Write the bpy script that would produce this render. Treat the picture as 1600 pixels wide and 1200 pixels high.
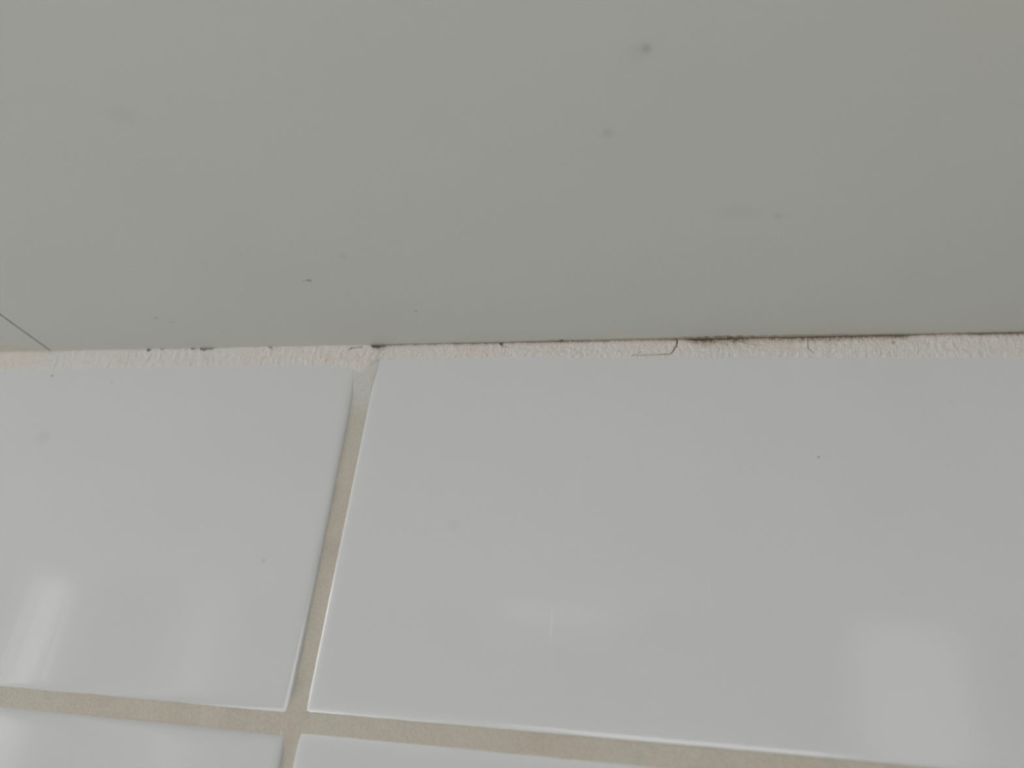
import bpy, bmesh, math
import numpy as np
from mathutils import Matrix, Vector, noise

# ------------------------------------------------------------------ scene, camera, world, light
for o in list(bpy.data.objects):
    bpy.data.objects.remove(o, do_unlink=True)
S = bpy.context.scene
COL = S.collection
MM = 0.001
ZC = 1.90                      # height of the underside of the overhead panels
CAM_Z = ZC - 0.0966
CAM_D = 0.16                   # lens to tile face

R = ((0.97723035, 0.00762803, 0.21199592),
     (0.19067836, -0.46962549, -0.86190419),
     (0.09272915, 0.88277954, -0.46001694))
cd = bpy.data.cameras.new('camera')
cam = bpy.data.objects.new('camera', cd)
COL.objects.link(cam)
cam.matrix_world = Matrix(((*R[0], 0.0), (*R[1], -CAM_D), (*R[2], CAM_Z), (0, 0, 0, 1)))
cd.sensor_width = 36.0
cd.lens = 1221.04 * 36.0 / 1600.0
cd.clip_start = 0.005
cd.clip_end = 50
cd.dof.use_dof = True
cd.dof.focus_distance = 0.180
cd.dof.aperture_fstop = 9.0
S.camera = cam

S.view_settings.view_transform = 'Standard'
S.view_settings.look = 'None'
S.view_settings.gamma = 1.0
S.view_settings.use_curve_mapping = False
S.view_settings.exposure = -0.1

world = bpy.data.worlds.new('overcast_sky')
S.world = world
world.use_nodes = True
bg = world.node_tree.nodes['Background']
bg.inputs['Color'].default_value = (0.80, 0.87, 1.0, 1)
bg.inputs['Strength'].default_value = 1.0


def area_light(name, loc, target, sx, sy, energy, color):
    l = bpy.data.lights.new(name, 'AREA')
    l.shape = 'RECTANGLE'
    l.size, l.size_y = sx, sy
    l.energy = energy
    l.color = color
    o = bpy.data.objects.new(name, l)
    COL.objects.link(o)
    o.location = loc
    d = Vector(target) - Vector(loc)
    o.rotation_euler = d.to_track_quat('-Z', 'Y').to_euler()
    return o


# daylight from an unseen window at the left, and an overhead lamp added as fill
area_light('daylight_left', (-1.93, -0.82, 1.50), (0.0, -0.82, 1.50), 1.5, 1.7, 32.0, (0.985, 1.0, 1.05))
area_light('bounce_fill', (0.35, -1.5, 2.55), (0.35, -1.5, 0.0), 0.5, 0.5, 11.0, (0.985, 0.985, 0.99))

# ------------------------------------------------------------------ helpers


def srgb(r, g, b):
    f = lambda c: (c / 255 / 12.92) if c / 255 <= 0.04045 else ((c / 255 + 0.055) / 1.055) ** 2.4
    return (f(r), f(g), f(b), 1.0)


def link(name, me, mat, parent=None):
    o = bpy.data.objects.new(name, me)
    COL.objects.link(o)
    if mat:
        me.materials.append(mat)
    if parent:
        o.parent = parent
    return o


def mesh_of(name, verts, faces, smooth=False):
    me = bpy.data.meshes.new(name)
    me.from_pydata(verts, [], faces)
    bm = bmesh.new()
    bm.from_mesh(me)
    bmesh.ops.recalc_face_normals(bm, faces=bm.faces)
    bm.to_mesh(me)
    bm.free()
    if smooth:
        me.polygons.foreach_set('use_smooth', [True] * len(me.polygons))
    return me


class Boxes:
    def __init__(self):
        self.v, self.f = [], []

    def box(self, x0, x1, y0, y1, z0, z1):
        b = len(self.v)
        self.v += [(x, y, z) for x in (x0, x1) for y in (y0, y1) for z in (z0, z1)]
        self.f += [tuple(b + i for i in q) for q in
                   ((0, 1, 3, 2), (4, 6, 7, 5), (0, 4, 5, 1), (2, 3, 7, 6), (0, 2, 6, 4), (1, 5, 7, 3))]

    def build(self, name, mat, parent=None):
        return link(name, mesh_of(name, self.v, self.f), mat, parent)


def tag(o, label=None, cat=None, kind=None, group=None):
    if label: o['label'] = label
    if cat: o['category'] = cat
    if kind: o['kind'] = kind
    if group: o['group'] = group
    return o


def lerp_table(tab):
    xs = np.array([p[0] for p in tab]); zs = np.array([p[1] for p in tab])
    return lambda x: np.interp(x, xs, zs)


def fbm(P, scale, octaves=4, seed=0.0):
    out = np.empty(len(P))
    for i, (x, y, z) in enumerate(P):
        out[i] = noise.fractal(Vector((x * scale + seed, y * scale + seed * 1.7, z * scale)), 0.9, 2.0, octaves)
    return out


def seg_dist(px, pz, line):
    d = np.full(px.shape, 1e9)
    for (x0, z0), (x1, z1) in zip(line[:-1], line[1:]):
        vx, vz = x1 - x0, z1 - z0
        t = np.clip(((px - x0) * vx + (pz - z0) * vz) / (vx * vx + vz * vz + 1e-12), 0, 1)
        d = np.minimum(d, np.hypot(px - x0 - t * vx, pz - z0 - t * vz))
    return d


# ------------------------------------------------------------------ materials
class Mat:
    def __init__(self, name, color, rough=0.5, spec=0.5):
        self.m = bpy.data.materials.new(name)
        self.m.use_nodes = True
        self.nt = self.m.node_tree
        self.b = self.nt.nodes['Principled BSDF']
        self.b.inputs['Base Color'].default_value = color
        self.b.inputs['Roughness'].default_value = rough
        self.b.inputs['Specular IOR Level'].default_value = spec
        self.col = None
        self.color = color
        self.pos = None

    def n(self, t, **kw):
        x = self.nt.nodes.new(t)
        for k, v in kw.items():
            setattr(x, k, v)
        return x

    def l(self, a, b):
        self.nt.links.new(a, b)

    def position(self):
        if self.pos is None:
            self.pos = self.n('ShaderNodeNewGeometry').outputs['Position']
        return self.pos

    def noise(self, scale, detail=3.0, rough=0.55, stretch=(1, 1, 1)):
        mp = self.n('ShaderNodeMapping')
        mp.inputs['Scale'].default_value = stretch
        self.l(self.position(), mp.inputs['Vector'])
        t = self.n('ShaderNodeTexNoise')
        t.inputs['Scale'].default_value = scale
        t.inputs['Detail'].default_value = detail
        t.inputs['Roughness'].default_value = rough
        self.l(mp.outputs[0], t.inputs['Vector'])
        return t.outputs['Fac']

    def ramp(self, src, lo, hi, a=0.0, b=1.0):
        r = self.n('ShaderNodeMapRange')
        r.interpolation_type = 'SMOOTHSTEP'
        r.inputs['From Min'].default_value = lo
        r.inputs['From Max'].default_value = hi
        r.inputs['To Min'].default_value = a
        r.inputs['To Max'].default_value = b
        self.l(src, r.inputs['Value'])
        return r.outputs['Result']

    def blend(self, fac, color, mode='MIX'):
        """lay a colour over what is there, by a factor socket"""
        x = self.n('ShaderNodeMix', data_type='RGBA', blend_type=mode)
        self.l(fac, x.inputs[0])
        if self.col is None:
            x.inputs[6].default_value = self.color
        else:
            self.l(self.col, x.inputs[6])
        x.inputs[7].default_value = color
        self.col = x.outputs[2]
        self.l(self.col, self.b.inputs['Base Color'])

    def speck(self, p, r, strength, color=srgb(60, 55, 45), squash=(1, 1, 1), soft=0.0):
        """one fly speck or scuff at a place on the surface (metres)"""
        s = self.n('ShaderNodeVectorMath', operation='SUBTRACT')
        self.l(self.position(), s.inputs[0])
        s.inputs[1].default_value = p
        m = self.n('ShaderNodeVectorMath', operation='MULTIPLY')
        self.l(s.outputs[0], m.inputs[0])
        m.inputs[1].default_value = squash
        d = self.n('ShaderNodeVectorMath', operation='LENGTH')
        self.l(m.outputs[0], d.inputs[0])
        self.blend(self.ramp(d.outputs['Value'], r * soft, r, strength, 0.0), color)

    def bump(self, src, strength, dist, prev=None):
        bp = self.n('ShaderNodeBump')
        bp.inputs['Strength'].default_value = strength
        bp.inputs['Distance'].default_value = dist
        self.l(src, bp.inputs['Height'])
        if prev is not None:
            self.l(prev, bp.inputs['Normal'])
        self.l(bp.outputs[0], self.b.inputs['Normal'])
        return bp.outputs[0]


# satin paint of the overhead panels
mc = Mat('panel_paint', (0.790, 0.812, 0.752, 1), 0.55, 0.35)
mc.blend(mc.ramp(mc.noise(9.0, 2.0), 0.40, 0.68, 0.0, 0.10), srgb(205, 196, 188))
mc.blend(mc.ramp(mc.noise(5200.0, 1.0, 0.6), 0.35, 0.65, 0.0, 0.16), srgb(140, 142, 136))
for (x, y, r, s, q) in ((-4.59, -81.78, 1.1, 0.34, (1, 1, 1)), (-5.6, -81.2, 2.6, 0.07, (1, 1, 1)),
                        (-11.44, -66.13, 1.5, 0.14, (1, 1, 1)), (-81.16, -28.99, 0.75, 0.55, (0.7, 1, 1)),
                        (-82.3, -28.9, 0.5, 0.20, (0.5, 1, 1)), (-60.27, -15.45, 0.5, 0.40, (1, 1, 1)),
                        (17.28, -42.83, 1.3, 0.10, (1, 1, 1)), (10.5, -44.5, 3.2, 0.03, (0.5, 1, 1)),
                        (-93.94, -78.51, 3.4, 0.05, (0.7, 1, 1)),
                        (-128.8, -15.67, 0.7, 0.25, (0.6, 1, 1)), (-125.3, -13.7, 0.8, 0.12, (0.5, 1, 1)),
                        (-70.0, -37.0, 2.0, 0.06, (1, 1, 1)), (-142.0, -8.5, 0.5, 0.14, (1, 1, 1))):
    mc.speck((x * MM, y * MM, ZC), r * MM, s, srgb(70, 66, 56), q)
mc.bump(mc.noise(900.0, 3.0), 0.05, 0.0003)

# glossy white tile glaze
mt = Mat('white_glaze', (0.790, 0.792, 0.790, 1), 0.09, 0.5)
mt.blend(mt.ramp(mt.noise(16.0, 2.0), 0.45, 0.70, 0.0, 0.06), srgb(206, 204, 190))
mt.blend(mt.ramp(mt.noise(5200.0, 1.0, 0.6), 0.35, 0.65, 0.0, 0.09), srgb(165, 165, 165))
for (x, z, r, s) in ((-168.97, -7.47, 0.55, 0.75), (-149.31, -9.65, 0.6, 0.16), (-163.87, -25.9, 3.4, 0.08),
                     (27.85, -29.05, 0.42, 0.50), (-92.43, -55.87, 1.0, 0.12), (-48.97, -46.13, 2.2, 0.05),
                     (-20.0, -30.0, 1.0, 0.03), (55.0, -16.0, 1.0, 0.05)):
    mt.speck((x * MM, 0.0, ZC + z * MM), r * MM, s, srgb(62, 58, 50))
for (x, z0, zl, w, s) in ((-26.0, -66.3, 5.4, 0.5, 0.30), (-22.0, -35.0, 14.0, 0.22, 0.10),
                          (-9.0, -27.0, 16.0, 0.20, 0.08), (5.0, -62.0, 22.0, 0.25, 0.07)):
    mt.speck((x * MM, 0.0, ZC + z0 * MM), w * MM, s, srgb(250, 248, 244), (1, 1, w / zl), 0.1)
nb = mt.bump(mt.noise(14.0, 1.0), 0.14, 0.0016)
mt.bump(mt.noise(420.0, 2.0, 0.5, (1, 1, 0.035)), 0.05, 0.00025, nb)

# cement grout, paler near the top where the caulk smears over it
mg = Mat('beige_grout', srgb(213, 207, 192), 0.9, 0.2)
sep = mg.n('ShaderNodeSeparateXYZ')
mg.l(mg.position(), sep.inputs[0])
mg.blend(mg.ramp(mg.noise(60.0, 3.0), 0.42, 0.72, 0.0, 0.45), srgb(210, 193, 178))
mg.blend(mg.ramp(mg.noise(95.0, 3.0), 0.50, 0.75, 0.0, 0.40), srgb(190, 186, 170))
mg.blend(mg.ramp(sep.outputs['Z'], ZC - 0.021, ZC - 0.013, 0.0, 1.0), srgb(222, 221, 214))
mg.blend(mg.ramp(mg.noise(2600.0, 2.0), 0.40, 0.66, 0.0, 0.22), srgb(172, 166, 150))
mg.speck((-77.46 * MM, 0.0006, ZC - 5.22 * MM), 0.7 * MM, 0.5, srgb(105, 98, 88))
mg.bump(mg.noise(1800.0, 4.0), 0.5, 0.0003)

# chalky caulk, its dirt painted into the mesh where it has collected
mk = Mat('cracked_caulk', srgb(232, 228, 221), 0.85, 0.2)
mk.blend(mk.ramp(mk.noise(70.0, 3.0), 0.42, 0.70, 0.0, 0.5), srgb(232, 219, 209))
mk.blend(mk.ramp(mk.noise(1500.0, 3.0), 0.45, 0.70, 0.0, 0.22), srgb(196, 188, 174))
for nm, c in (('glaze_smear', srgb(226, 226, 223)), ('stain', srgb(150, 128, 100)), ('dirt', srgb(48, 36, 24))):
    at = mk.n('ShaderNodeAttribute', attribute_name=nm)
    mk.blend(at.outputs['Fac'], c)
mk.bump(mk.noise(2200.0, 4.0), 0.35, 0.00025)

ml = Mat('stained_caulk_residue', srgb(216, 210, 194), 0.9, 0.2)
ml.blend(ml.ramp(ml.noise(120.0, 3.0), 0.40, 0.70, 0.0, 0.4), srgb(210, 198, 182))
for nm, c in (('paint_smear', srgb(222, 222, 212)), ('pale', srgb(240, 232, 214)), ('stain', srgb(140, 120, 94)), ('dirt', srgb(48, 36, 24))):
    at = ml.n('ShaderNodeAttribute', attribute_name=nm)
    ml.blend(at.outputs['Fac'], c)
ml.bump(ml.noise(2200.0, 4.0), 0.35, 0.00025)

m_back = Mat('grey_plaster', srgb(96, 90, 80), 0.95, 0.1)
m_edge = Mat('raw_panel_edge', srgb(60, 54, 46), 0.95, 0.1)
m_wall = Mat('white_wall_paint', srgb(214, 212, 206), 0.7, 0.3)
m_dim = Mat('grey_wall_paint', srgb(150, 148, 143), 0.7, 0.3)
m_floor = Mat('brown_wood_floor', srgb(104, 94, 82), 0.5, 0.4)
m_floor.blend(m_floor.ramp(m_floor.noise(4.0, 4.0), 0.4, 0.7, 0.0, 0.4), srgb(88, 78, 66))
m_frame = Mat('white_window_frame', srgb(222, 222, 220), 0.35, 0.5)


def window_glow(name, color, strength):
    m = Mat(name, (0.8, 0.8, 0.8, 1), 0.2, 0.5)
    m.b.inputs['Emission Color'].default_value = color
    m.b.inputs['Emission Strength'].default_value = strength
    return m.m


# ------------------------------------------------------------------ setting: the room behind the camera
X0, X1, YF, ZT = -2.80, 2.20, -2.50, 2.60

b = Boxes(); b.box(X0, X1, YF, 0.05, -0.05, 0.0)
tag(b.build('floor', m_floor.m), 'brown wooden floor of the room behind the camera', 'floor', 'structure')

b = Boxes(); b.box(X1, X1 + 0.08, YF, 0.05, 0.0, ZT)
tag(b.build('wall_right', m_wall.m), 'plain white painted wall at the right of the room', 'wall', 'structure')


def holed_wall(u0, u1, z0, z1, holes, put):
    us = sorted({u0, u1, *[h[0] for h in holes], *[h[1] for h in holes]})
    for a, c in zip(us[:-1], us[1:]):
        cuts = sorted((h[2], h[3]) for h in holes if h[0] <= a and h[1] >= c)
        z = z0
        for (ha, hc) in cuts:
            if ha > z: put(a, c, z, ha)
            z = hc
        if z < z1: put(a, c, z, z1)


# (x range, z range, glow) of the windows in the front wall, seen only as reflections in the tiles; the last is added fill
FW = [(-2.52, -2.30, 0.95, 2.45, 2.4, (1.0, 0.985, 0.99)),
      (-1.84, -1.64, 0.95, 2.45, 0.60, (1.0, 0.99, 0.94)),
      (0.48, 0.85, 0.95, 2.45, 0.78, (0.97, 0.98, 1.0)),
      (-0.66, -0.20, 2.30, 2.55, 0.75, (1.0, 0.99, 0.97)),
      (-0.95, 0.38, 0.75, 1.60, 3.0, (0.98, 1.0, 1.0))]  # added fill panel, set too low to reflect in the tiles
b = Boxes()
holed_wall(X0, X1, 0.0, ZT, FW, lambda a, c, z0, z1: b.box(a, c, YF - 0.08, YF, z0, z1))
tag(b.build('wall_front', m_dim.m), 'grey painted wall behind the camera with narrow bright windows', 'wall', 'structure')

LW = [(-1.98, -0.50, 0.60, 2.10)]
b = Boxes()
XL = -2.0
holed_wall(YF, 0.05, 0.0, ZT, LW, lambda a, c, z0, z1: None)
b.box(X0 - 0.08, X0, YF, 0.05, 0.0, ZT)
tag(b.build('wall_left', m_wall.m), 'plain white painted wall at the left of the room', 'wall', 'structure')

WL = ('tall narrow bright window at the far left behind the camera', 'tall curtained window right of the narrow bright one',
      'wide pale window behind the camera on the right', 'short high transom window in the middle behind the camera', 'wide low glowing panel behind the camera, added as fill light')
for i, (x0, x1, z0, z1, e, c) in enumerate(FW):
    w = 0.025
    fr = Boxes()
    fr.box(x0 + .001, x0 + w, YF - 0.06, YF - 0.01, z0 + .001, z1 - .001); fr.box(x1 - w, x1 - .001, YF - 0.06, YF - 0.01, z0 + .001, z1 - .001)
    fr.box(x0 + w, x1 - w, YF - 0.06, YF - 0.01, z0 + .001, z0 + w); fr.box(x0 + w, x1 - w, YF - 0.06, YF - 0.01, z1 - w, z1 - .001)
    f = fr.build('window_%d' % (i + 1), m_frame.m)
    tag(f, WL[i], 'window', 'structure')
    p = Boxes(); p.box(x0 + w, x1 - w, YF - 0.045, YF - 0.035, z0 + w, z1 - w)
    p.build('pane', window_glow('glowing_pane_%d' % (i + 1), (*c, 1), e), f)

# ------------------------------------------------------------------ the overhead panels (undersides of two wall cabinets) and the room ceiling above
CAB_DEPTH = 0.29
b = Boxes()
b.box(X0, X1, YF, 0.05, ZT, ZT + 0.05)
b.box(-1.30, 1.30, -CAB_DEPTH, -CAB_DEPTH + 0.016, ZC + 0.0185, ZT)
b.box(-1.30, 1.30, -CAB_DEPTH + 0.016, 0.006, ZC + 0.0185, ZC + 0.030)
ceiling = tag(b.build('ceiling', m_wall.m), 'room ceiling with smooth grey-green cabinet undersides meeting the white tiles', 'ceiling', 'structure')


def panel(name, x0, x1):
    """a board with slightly eased lower edges"""
    y0, y1, z0, z1, e = -CAB_DEPTH, -0.0002, ZC, ZC + 0.018, 0.00018
    vs, fs = [], []
    for (i, z) in ((e, z0), (0.0, z0 + e), (0.0, z1)):
        vs += [(x0 + i, y0 + i, z), (x1 - i, y0 + i, z), (x1 - i, y1 - i, z), (x0 + i, y1 - i, z)]
    fs.append((0, 3, 2, 1)); fs.append((8, 9, 10, 11))
    for k in (0, 4):
        for j in range(4):
            fs.append((k + j, k + (j + 1) % 4, k + 4 + (j + 1) % 4, k + 4 + j))
    o = link(name, mesh_of(name, vs, fs), mc.m, ceiling)
    o.data.materials.append(m_edge.m)
    for p in o.data.polygons:
        if abs(p.normal.z) < 0.3: p.material_index = 1
    return o


SEAM = -172.1 * MM
panel('cabinet_bottom', SEAM + 0.00018, 1.28)
panel('cabinet_bottom', -1.28, SEAM - 0.00018)

# ------------------------------------------------------------------ the tiled wall
b = Boxes()
b.box(X0, X1, 0.009, 0.09, 0.0, ZT)
b.box(X0, -0.68, 0.0, 0.009, 0.0, ZT); b.box(0.53, X1, 0.0, 0.009, 0.0, ZT)
b.box(-0.68, 0.53, 0.0, 0.009, 0.0, ZC - 0.4905)
wall = tag(b.build('wall_back', m_back.m), 'wall of glossy white tiles with beige grout under the cabinets', 'wall', 'structure')
wall.data.materials.append(m_wall.m)
for p in wall.data.polygons:
    if p.center.y < 0.008: p.material_index = 1

RINGS = ((0.0, 7.0), (0.0, 1.05), (0.06, 0.78), (0.20, 0.54), (0.42, 0.34), (0.75, 0.18), (1.2, 0.08), (1.8, 0.025), (2.6, 0.0), (3.8, 0.0))


def tile(corners):
    """corners in mm on the wall (bottom left, bottom right, top right, top left): glazed tile with a rounded edge"""
    P = [Vector((x, z)) for x, z in corners]
    vs, fs = [], []
    for (ins, dep) in RINGS:
        for i in range(4):
            a, p, c = P[i - 1], P[i], P[(i + 1) % 4]
            u, v = (a - p).normalized(), (c - p).normalized()
            q = p + (u + v) * ins
            vs.append((q.x * MM, dep * MM, ZC + q.y * MM))
    for k in range(len(RINGS) - 1):
        for j in range(4):
            fs.append((4 * k + j, 4 * k + (j + 1) % 4, 4 * k + 4 + (j + 1) % 4, 4 * k + 4 + j))
    n = 4 * (len(RINGS) - 1)
    fs.append((n, n + 1, n + 2, n + 3))
    fs.append((3, 2, 1, 0))
    return link('tile', mesh_of('tile', vs, fs, True), mt.m, wall)


#        bottom left        bottom right      top right        top left
tile(((-75.45, -86.55), (121.0, -86.9), (121.0, -2.2), (-74.95, -2.0)))      # big tile right of the joint
tile(((-275.0, -86.6), (-78.75, -87.35), (-79.45, -3.2), (-275.0, -3.4)))      # tile left of the joint
tile(((-75.8, -290.0), (121.0, -290.0), (121.0, -89.9), (-75.85, -89.55)))      # below right
tile(((-275.0, -290.0), (-77.9, -290.0), (-78.3, -90.35), (-275.0, -89.9)))      # below left
tile(((124.6, -86.9), (321.0, -86.9), (321.0, -2.2), (124.6, -2.2)))
tile(((124.6, -290.0), (321.0, -290.0), (321.0, -89.9), (124.6, -89.9)))
tile(((-475.0, -86.6), (-278.6, -86.6), (-278.6, -3.4), (-475.0, -3.4)))
tile(((-475.0, -290.0), (-278.6, -290.0), (-278.6, -89.9), (-475.0, -89.9)))
for x in (-675.0, -475.0, -275.0, -75.8, 124.6, 324.6):
    w = 196.6
    if x in (-675.0, 324.6):
        tile(((x, -86.8), (x + w, -86.8), (x + w, -2.6), (x, -2.6)))
        tile(((x, -290.0), (x + w, -290.0), (x + w, -90.0), (x, -90.0)))
    tile(((x, -490.0), (x + w, -490.0), (x + w, -293.5), (x, -293.5)))


def grout_strip(vs, fs, a, c, wid, step, sink=0.0):
    """a recessed, slightly hollow strip of grout from a to c (mm), wid across"""
    a, c = Vector(a), Vector(c)
    d = (c - a).normalized(); nrm = Vector((-d.y, d.x))
    n = max(2, int((c - a).length / step))
    m = 10
    b0 = len(vs)
    for i in range(n + 1):
        for j in range(m + 1):
            t = j / m * 2 - 1
            q = a + (c - a) * (i / n) + nrm * (t * wid / 2)
            h = noise.fractal(Vector((q.x * 0.9, q.y * 0.9, 3.0)), 0.9, 2.0, 4)
            h2 = noise.fractal(Vector((q.x * 0.13, q.y * 0.13, 7.0)), 0.9, 2.0, 2)
            up = min(1.0, max(0.0, (q.y + 16.0) / 9.0)); up = up * up * (3 - 2 * up)
            flat = max(0.0, 1.0 - max(0.0, abs(q.y + 88.4) - 1.5) / 5.0)
            dep = 0.66 - 0.60 * up - 0.50 * flat + 0.05 * h + 0.07 * h2 + sink
            if j in (0, m):
                dep += 0.9 * (1 - up) * (1 - flat) + 0.05
            vs.append((q.x * MM, dep * MM, ZC + q.y * MM))
    for i in range(n):
        for j in range(m):
            k = b0 + i * (m + 1) + j
            fs.append((k, k + 1, k + m + 2, k + m + 1))


vs, fs = [], []
grout_strip(vs, fs, (-77.2, -1.5), (-77.1, -200.0), 6.4, 0.35)
grout_strip(vs, fs, (-280.0, -88.35), (130.0, -88.45), 5.4, 0.35, 0.012)
for x in (-476.8, -276.8, 122.8, 322.9):
    grout_strip(vs, fs, (x, -1.5), (x, -490.0), 5.0, 4.0)
grout_strip(vs, fs, (-77.1, -200.0), (-77.1, -490.0), 5.0, 4.0)
grout_strip(vs, fs, (-680.0, -88.4), (-280.0, -88.4), 5.0, 4.0)
grout_strip(vs, fs, (130.0, -88.4), (525.0, -88.4), 5.0, 4.0)
grout_strip(vs, fs, (-680.0, -291.7), (525.0, -291.7), 5.0, 4.0)
link('grout', mesh_of('grout', vs, fs, True), mg.m, wall)

# ------------------------------------------------------------------ the caulk bead along the joint
LOW = lerp_table([(-700, -6.0), (-199.85, -6.08), (-186.95, -5.83), (-170.25, -5.44), (-145.96, -5.37), (-120, -5.2),
                  (-100.77, -5.3), (-86.34, -5.83), (-82.25, -6.0), (-79.0, -7.0), (-76.6, -6.8), (-75.4, -5.2), (-74.0, -3.9),
                  (-40.07, -3.65), (-15.37, -4.43), (-0.66, -4.51), (32.63, -5.09), (50.82, -5.57), (70.58, -6.06), (700, -6.0)])
CRACKS = [([(-1.02, 0.3), (-0.86, -0.7), (-1.02, -1.5), (-0.98, -1.9), (-1.45, -2.25), (-1.60, -2.75), (-2.25, -3.63), (-2.83, -3.79), (-6.49, -3.9), (-11.21, -3.98)], 0.10, 0.9),
          ([(27.9, 0.2), (27.84, -2.7), (28.36, -3.2), (28.97, -4.04)], 0.16, 0.32),
          ([(-106.2, 0.6), (-104.69, -0.19), (-104.0, -0.6)], 0.10, 0.6),
          ([(-82.3, -1.2), (-82.0, -0.75), (-79.06, -0.52)], 0.11, 0.7),
          ([(13.0, -0.9), (15.0, -1.6), (19.0, -2.0)], 0.12, 0.2),
          ([(-11.2, -4.0), (-9.5, -3.4), (-9.2, -3.0)], 0.09, 0.3),
          ([(-42.9, -0.3), (-42.4, -1.0), (-41.3, -1.3)], 0.10, 0.4)]
# openings along the top of the bead: x, half width, depth of bite (mm)
HOLES = [(-140.7, 0.75, 0.75), (-136.67, 0.75, 0.35), (-132.3, 0.3, 0.3), (-129.5, 0.25, 0.25), (-127.2, 0.9, 0.50), (-124.3, 0.9, 0.90),
         (-122.3, 1.6, 0.60), (-104.6, 0.5, 0.4), (-75.6, 1.4, 0.55), (-73.8, 1.2, 0.40), (-42.9, 0.5, 0.5), (5.0, 2.6, 0.20), (47.0, 1.3, 0.15)]
# how far the bead has come away from the cabinets (mm)
GAP = lerp_table([(-700, -.10), (-78, -.10), (-76.5, .10), (-74, .25), (-70, .14), (-60, .14), (-57, .05), (-54, .22), (-44, .18), (-36, .20),
                  (-30, .12), (-24, .22), (-16, .14), (0, .16), (3, .34), (9, .34), (13, .22), (16, .05), (19, .10), (22, .30), (36, .34),
                  (44, .22), (47, .36), (51, .22), (56, .12), (62, .30), (72, .34), (120, .3), (700, .1)])
STAIN = lerp_table([(-700, 0), (-180, .05), (-172, .20), (-166, .08), (-150, .05), (-146, .15), (-120, .15), (-110, .05), (-78, .10), (-75, .7), (-70, .45), (-60, .5), (-40, .45),
                    (-28, .5), (-10, .45), (1, .6), (4, .95), (14, .95), (18, .8), (30, .85), (40, .75), (46, .8), (52, .45), (60, .55), (72, .6), (700, .3)])


def band(name, parent, mat, xs, prof, attrs):
    """sweep of a profile along x; prof(x, t) -> y, z (mm); open sheet with smooth shading and float attributes"""
    n, m = len(xs), attrs.pop('rows')
    T = np.linspace(0, 1, m)
    X, TT = np.meshgrid(xs, T, indexing='ij')
    Y, Z, extra = prof(X, TT)
    co = np.stack([X, Y, Z], -1).reshape(-1, 3) * MM
    co[:, 2] += ZC
    idx = np.arange(n * m).reshape(n, m)
    fa = np.stack([idx[:-1, :-1], idx[1:, :-1], idx[1:, 1:], idx[:-1, 1:]], -1).reshape(-1, 4)
    me = bpy.data.meshes.new(name)
    me.from_pydata(co.tolist(), [], fa.tolist())
    for k, v in extra.items():
        a = me.attributes.new(k, 'FLOAT', 'POINT')
        a.data.foreach_set('value', np.clip(v, 0, 1).ravel().astype(np.float32))
    me.polygons.foreach_set('use_smooth', [True] * len(me.polygons))
    return link(name, me, mat, parent)


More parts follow.
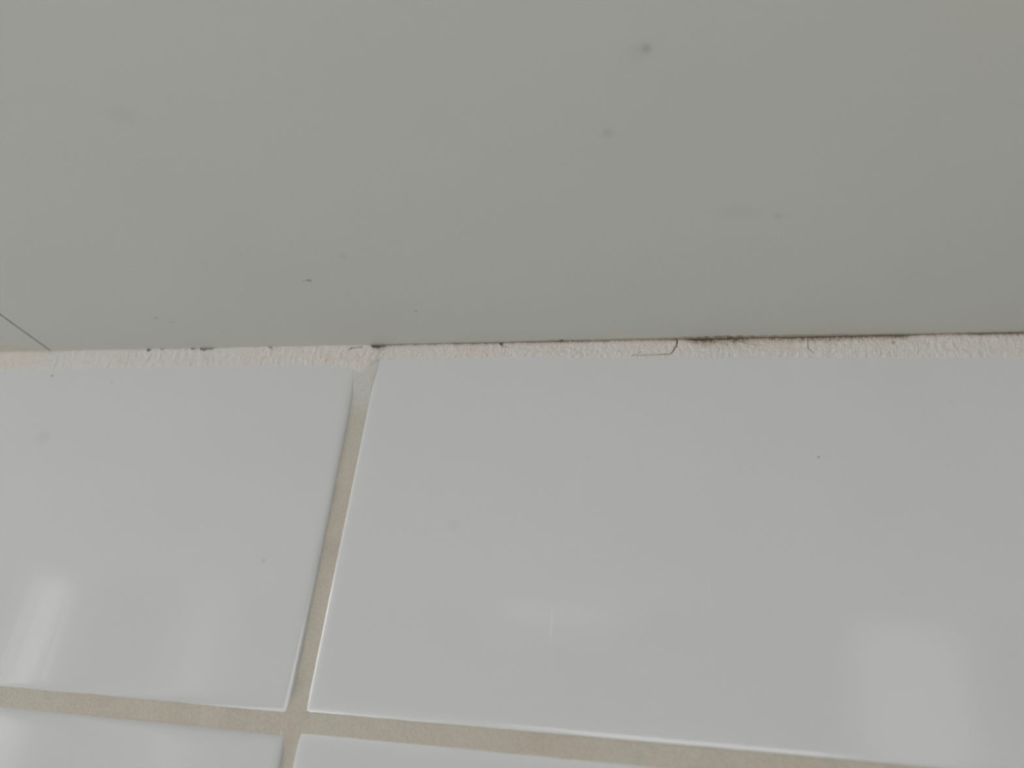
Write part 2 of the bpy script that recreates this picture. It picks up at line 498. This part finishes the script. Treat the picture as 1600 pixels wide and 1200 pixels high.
def bead_profile(X, T):
    n1 = fbm([(x, 0.0, 5.0) for x in X[:, 0]], 0.35, 4)[:, None]
    n2 = fbm([(x, 3.0, 9.0) for x in X[:, 0]], 1.6, 4, 11.0)[:, None]
    P = np.stack([X, np.zeros_like(X), T * 5.0], -1).reshape(-1, 3)
    n3 = fbm(P, 0.9, 5, 4.0).reshape(X.shape)
    n4 = fbm(P, 2.6, 3, 21.0).reshape(X.shape)
    low = LOW(X) - 0.55 + 0.28 * n1 + 0.12 * n2
    gap = GAP(X) + np.where(X > -77, 0.10 * n2 + 0.06 * n1, 0.03 * n2)
    for (hx, hw, hd) in HOLES:
        gap = gap + hd * np.clip(1.25 - np.abs((X - hx) / hw + 0.25 * n2) ** 2, 0, 1)
    top = -np.maximum(gap, -0.06)
    # t 0..0.80 runs up the visible face, 0.80..1 folds back into the gap behind it
    a = np.clip(T / 0.80, 0, 1); bk = np.clip((T - 0.80) / 0.20, 0, 1)
    Z = low + (top - low) * a
    thick = 0.20 + 0.65 * a ** 1.3
    ft = np.clip(a / 0.34, 0, 1)
    face = -thick * ft * ft * (3 - 2 * ft) + 0.035 + 0.10 * np.exp(-((X + 77.0) / 1.6) ** 2) * (1 - ft)
    Y = face + 3.2 * bk ** 1.2
    vis = (1 - bk) * np.clip(a / 0.15, 0, 1)
    Y = Y - 0.09 * n3 * vis - 0.05 * n4 * vis
    dirt = np.zeros_like(X)
    for (line, wd, s) in CRACKS:
        d = seg_dist(X + 0.12 * n2, Z, line)
        g = np.exp(-(d / wd) ** 2) * s
        Y = Y + 0.55 * g
        dirt = np.maximum(dirt, 0.95 * g)
    dist = top - Z                                         # mm below the upper edge
    st = STAIN(X)
    stain = st * np.exp(-(dist / (0.55 + 0.9 * np.clip(st - 0.5, 0, 1))) ** 2 * (1.0 - 0.5 * n3)) * (0.9 + 0.8 * n4)
    stain += 0.35 * np.clip(st - 0.4, 0, 1) * np.exp(-(dist / 2.2) ** 2) * np.clip(0.5 + n3, 0, 1)
    spots = np.clip((n4 - 0.62) * 3.0, 0, 1) * 0.45 * np.exp(-dist / 1.6)
    dirt = np.maximum(dirt, np.clip(spots, 0, 1) * st)
    edge = np.exp(-(dist / 0.22) ** 2) * np.clip(st - 0.2, 0, 1) * np.clip(0.75 + 1.1 * n2, 0, 1)
    dirt = np.maximum(dirt, edge)
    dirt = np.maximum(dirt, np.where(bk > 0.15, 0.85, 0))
    d = np.hypot(X - 45.5, Z + 1.9); dirt = np.maximum(dirt, 0.6 * np.exp(-(d / 0.35) ** 2))
    smear = np.clip(1 - a / (0.34 + 0.16 * n1), 0, 1) * 0.95
    left = np.clip((-110 - X) / 25.0, 0, 1) * np.clip((X + 176) / 6, 0, 1)
    smear = np.maximum(smear, 0.45 * left)
    return Y, Z, {'dirt': dirt, 'stain': stain, 'glaze_smear': smear}


xs = np.concatenate([np.arange(-680, -205, 2.0), np.arange(-205, 92, 0.13), np.arange(92, 520, 2.0)])
bead = band('caulk_bead', None, mk.m, xs, bead_profile, {'rows': 46})
tag(bead, 'cracked off-white caulk bead along the joint between cabinets and tiles', 'caulk')

LIP = lerp_table([(-700, 4.0), (-199, 6.2), (-185.0, 5.0), (-178.58, 2.9), (-172.57, 1.3), (-170.5, 1.2), (-147, 1.1), (-103, 0.95), (-76.7, 0.95),
                  (-46.6, 1.05), (-30.7, 1.5), (-18.4, 1.65), (5.1, 1.75), (10.8, 1.92), (26, 1.7), (38, 1.5), (50, 1.4), (71, 1.2), (700, 1.0)])
LIPC = lerp_table([(-700, 0), (-78, 0.0), (-76, .55), (-70, .2), (-40, .15), (-32, .55), (-27, .6), (-22, .3), (0, .35), (4, .75), (10, .95), (16, .9), (20, .55), (30, .6), (40, .5),
                   (46, .5), (52, .35), (58, .6), (66, .7), (72, .75), (700, .4)])


def lip_profile(X, T):
    n1 = fbm([(x, 1.0, 2.0) for x in X[:, 0]], 0.6, 4, 31.0)[:, None]
    n2 = fbm([(x, 2.0, 4.0) for x in X[:, 0]], 2.0, 3, 17.0)[:, None]
    P = np.stack([X, T * 2.0, np.zeros_like(X)], -1).reshape(-1, 3)
    n3 = fbm(P, 0.8, 4, 8.0).reshape(X.shape)
    w = LIP(X) + 0.16 * n1 + 0.08 * n2
    w = np.where(np.abs(X + 172.1) < 0.25, 0.9, w)
    Y = 0.9 - (0.9 + w) * T
    prof = np.clip((1 - T) / 0.12, 0, 1) ** 0.6
    Z = -(0.03 + 0.09 * (1 - T)) * prof - 0.05 * n3 * prof + 0.02
    c = LIPC(X)
    stain = 0.55 * c * (0.6 + 0.8 * n3) * (0.35 + 0.65 * np.exp(-(T / 0.75) ** 2))
    dirt = np.clip(c - 0.15, 0, 1) * np.exp(-((T - 0.32) / 0.11) ** 2) * np.clip(0.55 + 1.1 * n2 + 0.5 * n3, 0, 1)
    strip = np.exp(-((X - 9.0) / 9.0) ** 2) * np.clip(0.35 + 0.9 * n3, 0, 1) * 0.6
    dirt = np.maximum(dirt, strip)
    sm = np.exp(-((X + 28.8) / 2.6) ** 2) * np.clip(0.3 + 1.5 * n3, 0, 1) * 0.9
    dirt = np.maximum(dirt, sm)
    smear = np.clip((-60 - X) / 20.0, 0, 1) * 0.9
    return Y, Z, {'dirt': dirt, 'stain': stain, 'paint_smear': smear, 'pale': np.clip((-172.2 - X) / 0.3, 0, 1) * np.clip((1 - T) / 0.9, 0, 1) * 0.75}


band('caulk_residue', bead, ml.m, xs, lip_profile, {'rows': 12})['label'] = 'stained strip of old caulk stuck to the cabinets'


def chip(x, z, length, width, ang, lift):
    """a small flake of caulk peeling from the upper edge"""
    vs, fs = [], []
    n = 6
    for i in range(n + 1):
        t = i / n
        wd = width * (0.35 + 0.65 * math.sin(math.pi * min(1, 0.15 + 0.85 * t)))
        px, pz = x + length * t * math.cos(ang), z + length * t * math.sin(ang)
        y = -0.75 - lift * t * t
        ox, oz = -math.sin(ang) * wd / 2, math.cos(ang) * wd / 2
        for (s, dy) in ((1, 0), (-1, 0), (-1, 0.12), (1, 0.12)):
            vs.append(((px + s * ox) * MM, (y + dy) * MM, ZC + (pz + s * oz) * MM))
    for i in range(n):
        for j in range(4):
            fs.append((4 * i + j, 4 * i + (j + 1) % 4, 4 * i + 4 + (j + 1) % 4, 4 * i + 4 + j))
    fs.append((3, 2, 1, 0)); fs.append((4 * n, 4 * n + 1, 4 * n + 2, 4 * n + 3))
    return link('caulk_flake', mesh_of('caulk_flake', vs, fs), mk.m, bead)


chip(-77.9, -0.62, 1.1, 0.30, 0.75, 0.10)
chip(-104.4, -0.55, 1.2, 0.34, 0.25, 0.10)
chip(-125.2, -0.95, 1.3, 0.35, 0.35, 0.05)
